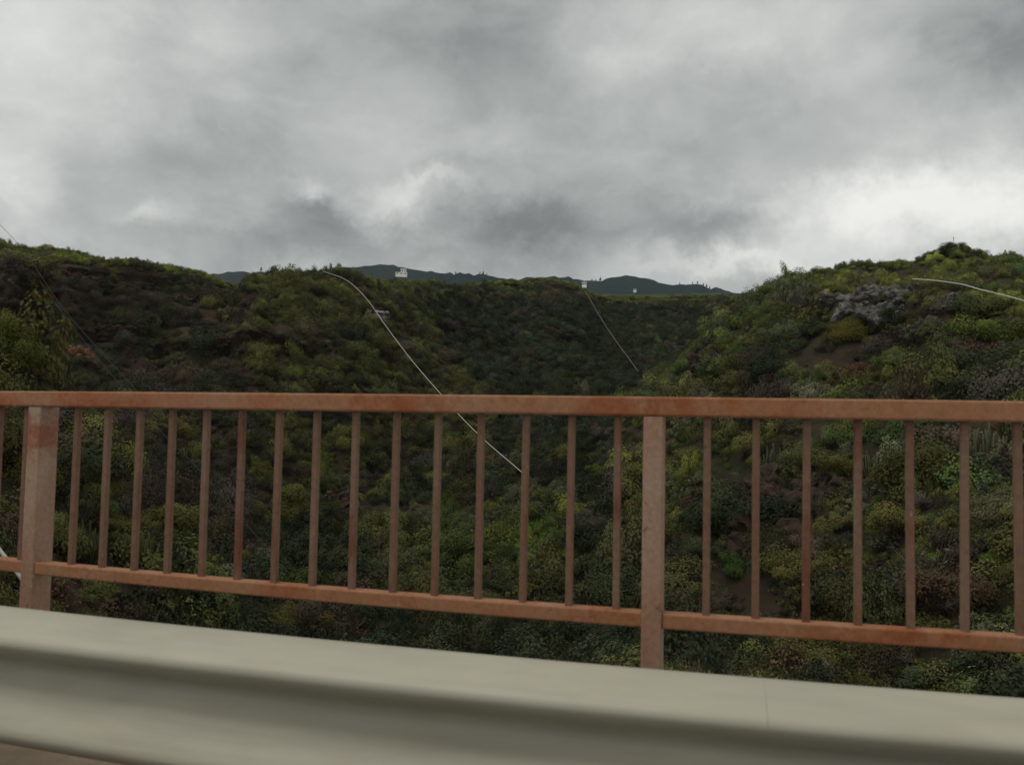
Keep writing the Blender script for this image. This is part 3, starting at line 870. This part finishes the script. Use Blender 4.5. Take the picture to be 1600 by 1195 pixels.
pine(938, 7, 'tallest far pine, standing in the notch between the two dark mountain humps')
pine(712, 5, 'single far pine on the long mountain ridge above the house side')
pine(755, 6, 'far pine on the falling part of the long mountain ridge')
pine(408, 7, 'far pine at the right end of the dark strip left of the spur')
for x, h in ((1062,4),(1082,4),(1090,5),(1099,5),(1104,6),(1109,5),(925,4),(931,4),(750,4),(760,4)):
    pine(x, h, 'one of the small pines fringing the far mountain skyline', 'small pines on the far skyline')

# ------------------------------------------------------------------ cactus clumps (candelabra spurge)
M_CACT = leaf_mat('cactus_skin', False, .2)
def cactus_mesh(n, spread, seed):
    rs = random.Random(seed); V, F = [], []
    for k in range(n):
        a = rs.uniform(0, 6.28); r = spread * math.sqrt(rs.random()); h = rs.uniform(.3, 1.0) * (1 - .3 * r / spread); tx, ty = rs.uniform(-.07, .07), rs.uniform(-.07, .07)
        bx, by = math.cos(a)*r*.35, math.sin(a)*r*.35; ex, ey = math.cos(a)*r, math.sin(a)*r
        path = [(bx, by, -.12), ((bx+ex)/2, (by+ey)/2, .06), (ex*.92, ey*.92, .2), (ex + tx*.3, ey + ty*.3, h*.6), (ex*1.02 + tx, ey*1.02 + ty, h*.96), (ex*1.02 + tx, ey*1.02 + ty, h)]
        b0 = len(V); m = 10
        for i, p in enumerate(path):
            rr = (.022, .023, .024, .025, .02, .004)[i]
            for j in range(m):
                w = rr * (1.0 if j % 2 == 0 else .62); t = 2*math.pi*j/m
                V.append((p[0] + math.cos(t)*w, p[1] + math.sin(t)*w, p[2] + (.0 if i > 2 else math.cos(t)*-.0)))
        for i in range(len(path) - 1):
            for j in range(m):
                F.append((b0 + i*m + j, b0 + i*m + (j+1) % m, b0 + (i+1)*m + (j+1) % m, b0 + (i+1)*m + j))
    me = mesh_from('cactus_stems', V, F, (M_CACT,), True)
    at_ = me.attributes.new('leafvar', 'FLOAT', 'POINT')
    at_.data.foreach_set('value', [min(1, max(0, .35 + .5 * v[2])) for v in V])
    return me
CM = [cactus_mesh(34, .34, 1), cactus_mesh(20, .24, 2), cactus_mesh(56, .46, 3)]
CACTI = [ # frame x, y of the foot, height px, mesh, colour, label
 (1548, 725, 60, 2, (.12,.14,.085), 'tall pale cactus clump of upright stems under the handrail near the right edge'),
 (1368, 748, 46, 0, (.10,.12,.075), 'narrow pale cactus clump in the middle of the bay right of the right post'),
 (1322, 700, 30, 1, (.12,.14,.08), 'small thin cactus clump close under the handrail in the right bay'),
 (1212, 738, 48, 0, (.085,.10,.065), 'grey-green cactus clump third of the way along the right bay, under the handrail'),
 (1078, 606, 30, 1, (.12,.135,.09), 'small pale cactus on the left edge of the right hill, above the right post'),
 (205, 888, 62, 2, (.085,.095,.04), 'broad yellowish cactus clump on the near bank, above the lower rail'),
 (140, 872, 58, 0, (.07,.08,.035), 'olive cactus clump on the near bank just right of the left post'),
 (262, 900, 44, 0, (.075,.085,.042), 'cactus clump on the near bank, rightmost of the three by the left post'),
 (1480, 478, 16, 1, (.13,.14,.10), 'tiny pale cactus under the white pipe on the right hill'),
 (985, 862, 40, 1, (.075,.09,.06), 'slim cactus on the valley floor just left of the right post'),
]
KEEP = []
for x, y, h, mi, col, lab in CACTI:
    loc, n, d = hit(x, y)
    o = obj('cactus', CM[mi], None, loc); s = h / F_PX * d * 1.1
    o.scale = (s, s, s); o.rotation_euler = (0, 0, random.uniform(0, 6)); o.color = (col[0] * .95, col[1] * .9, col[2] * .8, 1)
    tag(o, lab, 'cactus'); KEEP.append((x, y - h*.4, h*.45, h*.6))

# ------------------------------------------------------------------ bushes placed one by one
def bush(kind, loc, wpx_m, col, label, group=None, squash=1.0, name=None):
    ml = FINE_ME[kind]; me = random.choice(ml)
    o = obj(name or ('dry_bush' if kind == 'dry' else 'bush'), me, None, loc); s = wpx_m / 2.0
    o.scale = (s, s, s * squash); o.rotation_euler = (random.uniform(-.12, .12), random.uniform(-.12, .12), random.uniform(0, 6.28))
    o.color = (col[0]*1.3, col[1]*1.22, col[2]*1.1, 1)
    tag(o, label, 'bush', group); return o
BR, GG, OL, DG, BN, YL = (.10,.155,.020), (.095,.115,.070), (.075,.085,.026), (.040,.062,.024), (.095,.055,.032), (.11,.125,.028)
HAND = [
 (1472, 888, 52, 'round', BR, 'bright lime green round bush low on the right slope, nearest the brown slab', 1.0),
 (1556, 905, 56, 'upright', (.08,.135,.022), 'bright green taller bush above the lower rail near the right edge', 1.0),
 (1440, 1068, 62, 'round', BR, 'bright green bush between the lower rail and the crash barrier in the right bay', 1.0),
 (1520, 915, 40, 'rosette', GG, 'pale grey-green bush left of the taller bright green bush near the right edge', 1.0),
 (1390, 850, 56, 'rosette', (.105,.13,.075), 'pale grey-green dome bush right of the brown rock face', .8),
 (1378, 808, 52, 'upright', (.06,.085,.02), 'mid green upright bush behind the pale dome bush, right of the brown rock', 1.0),
 (1545, 540, 110, 'flat', (.085,.115,.026), 'large light green spreading bush high on the right slope above the handrail', .9),
 (1425, 566, 44, 'round', (.045,.085,.05), 'blue-green ball-shaped bush on the right slope above the handrail', 1.0),
 (1325, 528, 66, 'round', (.085,.085,.018), 'yellowish olive bush below the grey rock faces on the right slope', 1.0),
 (1560, 565, 62, 'dry', (.13,.07,.042), 'reddish-brown dry bush beneath the large light green spreading bush', .9),
 (1345, 588, 72, 'dry', (.11,.065,.045), 'brown dry bush in the middle of the right slope above the handrail', .6),
 (1532, 590, 54, 'round', (.07,.095,.055), 'grey-green mound bush just over the handrail, second from the right edge', 1.0),
 (1592, 600, 46, 'round', (.08,.11,.07), 'pale blue-green mound bush just over the handrail at the right edge', 1.0),
 (1531, 448, 15, 'upright', (.19,.085,.03), 'rusty orange dead bush standing by the white pipe on the right hill', 1.25),
 (1420, 690, 92, 'round', (.055,.085,.026), 'wide green bush directly under the handrail in the right bay', .9),
 (1265, 722, 84, 'round', (.075,.09,.035), 'wide olive bush directly under the handrail above the brown rock face', .95),
 (1150, 892, 62, 'round', (.05,.085,.026), 'green bush right of the right post, above the lower rail', 1.0),
 (1085, 722, 74, 'flat', (.085,.095,.03), 'flat olive bush touching the right side of the right post, upper half', .8),
 (648, 890, 76, 'round', (.085,.11,.030), 'light green bush on the valley floor above the lower rail, middle of the left bay', .9),
 (585, 905, 52, 'round', (.075,.095,.032), 'light olive bush left of the light green one on the valley floor', .9),
 (830, 775, 80, 'flat', (.07,.082,.03), 'broad olive bush where the hanging white pipe ends', .7),
 (935, 745, 46, 'round', (.085,.11,.024), 'small yellowish green bush in the last gap left of the right post', 1.0),
 (24, 575, 88, 'upright', (.085,.10,.022), 'big olive bush rising at the left edge above the handrail', 1.15),
 (52, 612, 60, 'flat', (.08,.10,.022), 'low olive bush spreading over the handrail at the left, below the big one', .6),
 (150, 800, 62, 'upright', (.075,.10,.030), 'green bush on the near bank right of the left post', 1.0),
 (172, 850, 46, 'round', (.065,.085,.028), 'rounded green bush below the upright one on the near bank', 1.0),
 (12, 812, 46, 'dry', (.17,.13,.065), 'straw coloured dry bush left of the left post', .9),
 (470, 690, 50, 'rosette', (.075,.09,.052), 'grey-green bush directly under the handrail in the left bay', .9),
 (405, 682, 40, 'rosette', (.07,.085,.05), 'smaller grey-green bush left of the other one under the handrail', .9),
 (1488, 388, 36, 'round', (.045,.06,.026), 'dark rounded bush on the very summit of the right hill', .8),
 (1290, 422, 44, 'flat', (.10,.125,.022), 'lime green flat bush on the skyline of the right hill above the small rock face', .7),
 (1395, 405, 40, 'flat', (.095,.125,.024), 'lime green bush on the skyline of the right hill above the larger rock face', .7),
 (1195, 975, 60, 'rosette', (.085,.10,.065), 'pale rosette bush above the lower rail, below the brown rock face', .8),
 (1530, 1000, 60, 'rosette', (.09,.105,.065), 'pale rosette bush right of the bright green one beneath the lower rail', .8),
 (430, 985, 70, 'round', (.07,.085,.026), 'olive bush beneath the lower rail in the left third of the left bay', .9),
 (255, 970, 56, 'round', (.06,.075,.026), 'olive bush over the crash barrier, nearest the left post', .9),
]
for x, y, w, kind, col, lab, sq in HAND:
    loc, n, d = hit(x, y)
    if loc is None: continue
    bush(kind, loc + Vector((0, 0, -.05)), w / F_PX * d, col, lab, squash=sq)
    KEEP.append((x, y - w*.2*sq, w*.36, w*.34*sq))
# bare flower stalk on the summit
l0 = hit(1490, 388)[0] + Vector((0, 0, -.6))
V, F = tube([(0, 0, -.2), (.05, 0, 1.1), (.0, 0, 2.0)], .045, 6)
st = obj('flower_stalk', mesh_from('flower_stalk', V, F, (M_BARK,), True), None, l0 + Vector((0, 0, .3)))
tag(st, 'thin bare stalk sticking up from the summit of the right hill', 'dead plant')

# ------------------------------------------------------------------ scrub cover
cell = P
e1 = cell[1:, :-1] - cell[:-1, :-1]; e2 = cell[:-1, 1:] - cell[:-1, :-1]
cr = np.cross(e1, e2); area = np.linalg.norm(cr, axis=-1); nz = np.abs(cr[..., 2]) / np.maximum(area, 1e-6)
cen = (cell[1:, :-1] + cell[:-1, 1:]) / 2
px, py, pw = project(cen)
rad_c = np.hypot(cen[..., 0], cen[..., 1]); sc_ = S2[:-1, :-1]
ok = (pw > 5) & (px > -330) & (px < 1930) & (rad_c > 14) & (rad_c < 440)
clump = fbm(cen / 9.0 + 300, 3)
dens = 0.86 + 0.62 * clump
dens = np.where(rad_c > 130, dens * 0.9, dens)
dens = np.where(rad_c < 75, dens * 1.25, dens)
dens = np.where((sc_ > 8.3) & (sc_ < 8.7), dens * .6, dens)
lam = np.where(ok, area * np.clip(np.where(sc_ > 11.6, dens * 1.35, dens), .10, 1.9), 0)
cnt = rng.poisson(lam)
ii, jj = np.nonzero(cnt)
rep = cnt[ii, jj]; ii = np.repeat(ii, rep); jj = np.repeat(jj, rep)
u = rng.random(len(ii))[:, None]; v = rng.random(len(ii))[:, None]
pts = cell[ii, jj]*(1-u)*(1-v) + cell[ii+1, jj]*u*(1-v) + cell[ii, jj+1]*(1-u)*v + cell[ii+1, jj+1]*u*v
S_p = sc_[ii, jj]; slope = nz[ii, jj]
px, py, pw = project(pts); r_p = np.hypot(pts[:, 0], pts[:, 1])
keep = np.ones(len(pts), bool)
for (x, y, hw, hh) in ROCKS: keep &= ~((np.abs(px - x) < hw * .95) & (py > y - hh * .9) & (py < y + hh * 1.05) & (rng.random(len(pts)) < .80))
for (x, y, hw, hh) in KEEP: keep &= ~((np.abs(px - x) < hw) & (np.abs(py - y - hh*.2) < hh * .95) & (r_p < 140))
pts, S_p, slope, px, py, r_p = [a[keep] for a in (pts, S_p, slope, px, py, r_p)]
n_p = len(pts)
# zones of the photograph's hillsides: chance of each palette colour
PAL = np.array([(.108,.118,.030), (.068,.069,.024), (.042,.043,.019), (.030,.037,.019), (.052,.066,.022), (.070,.074,.044), (.062,.046,.029), (.086,.116,.025), (.050,.044,.033), (.054,.057,.037)])
#                 lime             olive             dark olive         dark green         green              grey green         brown              bright             grey brown         dull grey green
zone_w = {
 'plateau': [0.46, 0.28, 0.08, 0.02, 0.06, 0.03, 0.03, 0.03, 0.01, 0.0],
 'cliff': [0.01, 0.15, 0.3, 0.12, 0.02, 0.03, 0.16, 0.0, 0.21, 0.0],
 'spur': [0.1, 0.38, 0.2, 0.08, 0.07, 0.04, 0.07, 0.01, 0.05, 0.0],
 'valley': [0.0, 0.05, 0.30, 0.42, 0.06, 0.02, 0.03, 0.0, 0.08, 0.04],  # dark foliage mix; also puts some of the gorge's shade into the colour
 'middle': [0.05, 0.28, 0.28, 0.16, 0.05, 0.05, 0.05, 0.0, 0.06, 0.02],
 'right': [0.05, 0.2, 0.2, 0.14, 0.17, 0.1, 0.06, 0.03, 0.05, 0.0],
 'shoulder': [.14,.30,.10,.03,.22,.14,.03,.04,.00,.00],
 'bank': [0.12, 0.32, 0.18, 0.09, 0.12, 0.06, 0.07, 0.02, 0.02, 0.0],
}
near = S_p < 8.0
isr = px > 1270
Z = np.full(n_p, 'middle', dtype=object)
Z[near] = 'valley'
Z[near & (px > 980)] = 'right'
Z[near & (px < 340)] = 'bank'
Z[near & (px > 1200) & (S_p > 6.7)] = 'plateau'
Z[isr & (S_p >= 7)] = 'plateau'
fl = (~near) & (px < 390)
Z[fl] = 'cliff'; Z[fl & (S_p > 11.9)] = 'plateau'
edge = 600 + np.clip(py - 430, 0, 200) * .85                # the left spur falls across the head of the valley
Z[(~near) & (px >= 390) & (px < edge)] = 'spur'
Z[(~near) & (px >= edge) & (py > 468 + np.abs(px - 800) * .06) & (px < 1160)] = 'valley'
Z[near & (px > 960) & (px < 1260) & (S_p > 5.7)] = 'shoulder'
Z[near & (px < 900) & (px > 560) & (S_p > 3.2) & (S_p < 6.5)] = 'shoulder'
Z[(~near) & (S_p > 12.3) & (px > 560) & (px < 1250)] = 'plateau'
drift = fbm(pts / 8.0 + 70, 2)
pick = np.zeros(n_p, int); tint = np.zeros((n_p, 3))
un = np.clip(rng.random(n_p) * .5 + (drift * .75 + .5) * .5, 0, .9999)
for z, w in zone_w.items():
    m = Z == z
    w = np.array(w) / sum(w)
    perm = np.array([2, 3, 8, 6, 1, 9, 5, 4, 0, 7])
    cum = np.cumsum(w[perm])
    pick[m] = perm[np.minimum(np.searchsorted(cum, un[m]), 9)]
PALM = PAL.mean(0); PAL2 = PALM * (PAL / PALM) ** 1.15
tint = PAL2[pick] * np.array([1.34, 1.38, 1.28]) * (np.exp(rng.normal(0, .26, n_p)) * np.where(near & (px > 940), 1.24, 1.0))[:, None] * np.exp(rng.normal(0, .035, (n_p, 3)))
kind_p = np.select([pick == 6, pick == 8, pick == 5, pick == 9], [rng.choice([4, 4, 0, 1], n_p), rng.choice([4, 6, 1], n_p), rng.choice([3, 7, 6], n_p), rng.choice([3, 6, 7], n_p)],
                   rng.choice([0, 1, 2, 6, 7, 0, 1, 6, 5], n_p))
size = np.exp(rng.normal(math.log(.84), .42, n_p))
size = np.clip(size, .3, 2.1) * np.where(Z == 'plateau', .64, 1) * np.where(r_p > 150, 1.08, 1) * np.where(r_p < 45, .86, 1) * np.where(r_p < 29, .62, 1)
kind_p = np.where((Z == 'plateau') & ((kind_p == 4) | (kind_p == 3) | (kind_p == 2)), 1, kind_p)
size = np.where(kind_p == 5, size * .6, size)
size = np.where((Z == 'plateau') & (size > .95), .95, size)

# bushes that show singly through the railing gaps: one per gap and height, the largest seen there
ORD = ['first', 'second', 'third', 'fourth', 'fifth', 'sixth', 'seventh', 'eighth', 'ninth', 'tenth', 'eleventh', 'twelfth', 'thirteenth', 'fourteenth', 'fifteenth', 'sixteenth']
CNAME = ['lime green', 'olive', 'dark olive', 'dark green', 'mid green', 'grey-green', 'dry brown', 'bright green', 'grey-brown', 'dull grey-green']
def seg(P_):   # where the sight line meets the railing
    d = np.asarray(P_) - np.array([0, 0, EYE]); t = D0 / d[1]
    for _ in range(6): t = Dy(d[0]*t) / d[1]
    return d[0]*t, EYE + d[2]*t
cand = np.nonzero((px > -5) & (px < 1605) & (py > 640) & (py < 1085) & (r_p < 100) & (kind_p != 5))[0]
cand = cand[np.argsort(-(size[cand] / r_p[cand]))]
cells = {}
for i in cand:
    top = pts[i] + np.array([0, 0, size[i] * .5])
    X, zz = seg(top)
    if zz > ZT2 - .03 or (ZB2 - .02 < zz < ZB1 + .02): continue
    gl = GTOP + (zz*0)
    bay = 'left post' if X < X0 + 2 else 'right post'
    rel = X - (X0 if bay == 'left post' else X0 + 2) - .032
    side = 'right'
    if X < X0: rel = X0 - X; side = 'left'
    g = int(rel / .125)
    if g < 0 or g > 15: continue
    if zz > ZB1: k = int((ZT2 - zz) / (ZT2 - ZB1) * 3)
    else: k = 3
    key = (bay, side, g, min(k, 3))
    if key in cells: continue
    d = Vector(top) - EYEV
    l, n, ix, dist = BV.ray_cast(EYEV, d.normalized())
    if l is not None and dist < d.length - 2.0: continue
    # hidden by the crash barrier?
    tb = (Dy(X) + GOFF) / Dy(X)
    if EYE + (zz - EYE) * tb < GTOP + .03: continue
    # keep clear of bushes and rocks placed by hand
    qx, qy, _ = project(top)
    if any(abs(qx - a) < c_w and abs(qy - b) < c_h for a, b, c_w, c_h in KEEP + ROCKS): continue
    cells[key] = i
single = np.zeros(n_p, bool)
KN = {0: 'round', 1: 'flat', 2: 'upright', 3: 'rosette', 4: 'dry', 6: 'round', 7: 'rosette'}
SHAPE = {'round': 'rounded', 'flat': 'low spreading', 'upright': 'upright', 'rosette': 'tufted', 'dry': 'twiggy'}
for (bay, side, g, k), i in cells.items():
    kd = KN[int(kind_p[i])]
    zt = ['under the handrail', 'half way up', 'over the lower rail', 'below the lower rail'][k]
    lab = '%s %s bush, %s, %s gap %s of %s' % (CNAME[pick[i]], SHAPE[kd], zt, ORD[g], side, bay)
    bush(kd, Vector(pts[i]), size[i] * 2.0 * 1.12, tuple(tint[i] / 1.2), lab, 'bushes on the slopes behind the railing')
    single[i] = True
print('scrub points', n_p, 'single bushes', int(single.sum()), 'hand', len(HAND))

m = ~single
pts, tint, kind_p, size = pts[m], tint[m], kind_p[m], size[m]
n_p = len(pts)
V_all, F_all, M_all, L_all, vid = [pts], [], [], [np.zeros(n_p)], [np.full(n_p, -1)]
base_n = n_p
for k, p in enumerate(SCRUB):
    v, f, mm, lv = p.arrays()
    V_all.append(v + np.array([0, -60, -90])); F_all += [tuple(base_n + a for a in q) for q in f]; M_all += mm; L_all.append(lv); vid.append(np.full(len(v), k)); base_n += len(v)
me = mesh_from('scrub', np.concatenate(V_all), F_all, (M_LEAF_I, M_TWIG))
me.polygons.foreach_set('material_index', M_all)
def attr(name, typ, key, data):
    a = me.attributes.new(name, typ, 'POINT'); a.data.foreach_set(key, np.ascontiguousarray(data).ravel())
tot = base_n; pad = tot - n_p
attr('vid', 'INT', 'value', np.concatenate(vid).astype(np.int32))
attr('leafvar', 'FLOAT', 'value', np.concatenate(L_all).astype(np.float32))
attr('kindp', 'INT', 'value', np.concatenate([kind_p, np.full(pad, -1)]).astype(np.int32))
rot = np.stack([rng.normal(0, .16, n_p), rng.normal(0, .16, n_p), rng.uniform(0, 6.283, n_p)], -1)
attr('rotp', 'FLOAT_VECTOR', 'vector', np.concatenate([rot, np.zeros((pad, 3))]).astype(np.float32))
scl = size[:, None] * np.exp(rng.normal(0, .2, (n_p, 3))) * np.array([1, 1, 1.08])
attr('sclp', 'FLOAT_VECTOR', 'vector', np.concatenate([scl, np.ones((pad, 3))]).astype(np.float32))
attr('tint', 'FLOAT_COLOR', 'color', np.concatenate([np.c_[tint, np.ones(n_p)], np.ones((pad, 4))]).astype(np.float32))
scrub = obj('scrub', me); tag(scrub, 'dense mixed scrub of low bushes covering the valley sides', 'scrub', kind='stuff')
ng = bpy.data.node_groups.new('scrub_cover', 'GeometryNodeTree')
ng.interface.new_socket('Geometry', in_out='INPUT', socket_type='NodeSocketGeometry')
ng.interface.new_socket('Geometry', in_out='OUTPUT', socket_type='NodeSocketGeometry')
gi = ng.nodes.new('NodeGroupInput'); go = ng.nodes.new('NodeGroupOutput')
def named(name, dt):
    n = ng.nodes.new('GeometryNodeInputNamedAttribute'); n.data_type = dt; n.inputs['Name'].default_value = name
    return n.outputs['Attribute']
def eq(sock, val):
    n = ng.nodes.new('FunctionNodeCompare'); n.data_type = 'INT'; n.operation = 'EQUAL'
    ng.links.new(sock, n.inputs['A'] if False else n.inputs[2]); n.inputs[3].default_value = val
    return n.outputs[0]
av, ak, ar_, as_ = named('vid', 'INT'), named('kindp', 'INT'), named('rotp', 'FLOAT_VECTOR'), named('sclp', 'FLOAT_VECTOR')
def separate(val):
    n = ng.nodes.new('GeometryNodeSeparateGeometry'); n.domain = 'POINT'
    ng.links.new(gi.outputs[0], n.inputs['Geometry']); ng.links.new(eq(av, val), n.inputs['Selection'])
    if val < 0: return n.outputs['Selection']
    t = ng.nodes.new('GeometryNodeTransform'); t.inputs['Translation'].default_value = (0, 60, 90)
    ng.links.new(n.outputs['Selection'], t.inputs['Geometry'])
    return t.outputs[0]
points = separate(-1)
e2r = ng.nodes.new('FunctionNodeEulerToRotation'); ng.links.new(ar_, e2r.inputs[0])
join = ng.nodes.new('GeometryNodeJoinGeometry')
for k in range(len(SCRUB)):
    n = ng.nodes.new('GeometryNodeInstanceOnPoints')
    ng.links.new(points, n.inputs['Points']); ng.links.new(eq(ak, k), n.inputs['Selection'])
    ng.links.new(separate(k), n.inputs['Instance']); ng.links.new(e2r.outputs[0], n.inputs['Rotation']); ng.links.new(as_, n.inputs['Scale'])
    ng.links.new(n.outputs[0], join.inputs[0])
ng.links.new(join.outputs[0], go.inputs[0])
md = scrub.modifiers.new('cover', 'NODES'); md.node_group = ng

# ------------------------------------------------------------------ thin air between the viewer and the far mountains
HAZE = 0.00005
if HAZE:
    hv = [(x, y, z) for z in (-140, 760) for x, y in ((-4200, -400), (4200, -400), (4200, 4600), (-4200, 4600))]
    hm = bpy.data.materials.new('haze'); hm.use_nodes = True; t = hm.node_tree; t.nodes.clear()
    o_ = N(t, 'ShaderNodeOutputMaterial'); pv = N(t, 'ShaderNodeVolumePrincipled')
    pv.inputs['Color'].default_value = (.80, .88, .95, 1); pv.inputs['Density'].default_value = HAZE; pv.inputs['Anisotropy'].default_value = 0.1
    t.links.new(pv.outputs[0], o_.inputs['Volume'])
    hz = obj('haze', mesh_from('haze', hv, [(3,2,1,0),(4,5,6,7),(0,1,5,4),(1,2,6,5),(2,3,7,6),(3,0,4,7)], (hm,))); tag(hz, kind='stuff')
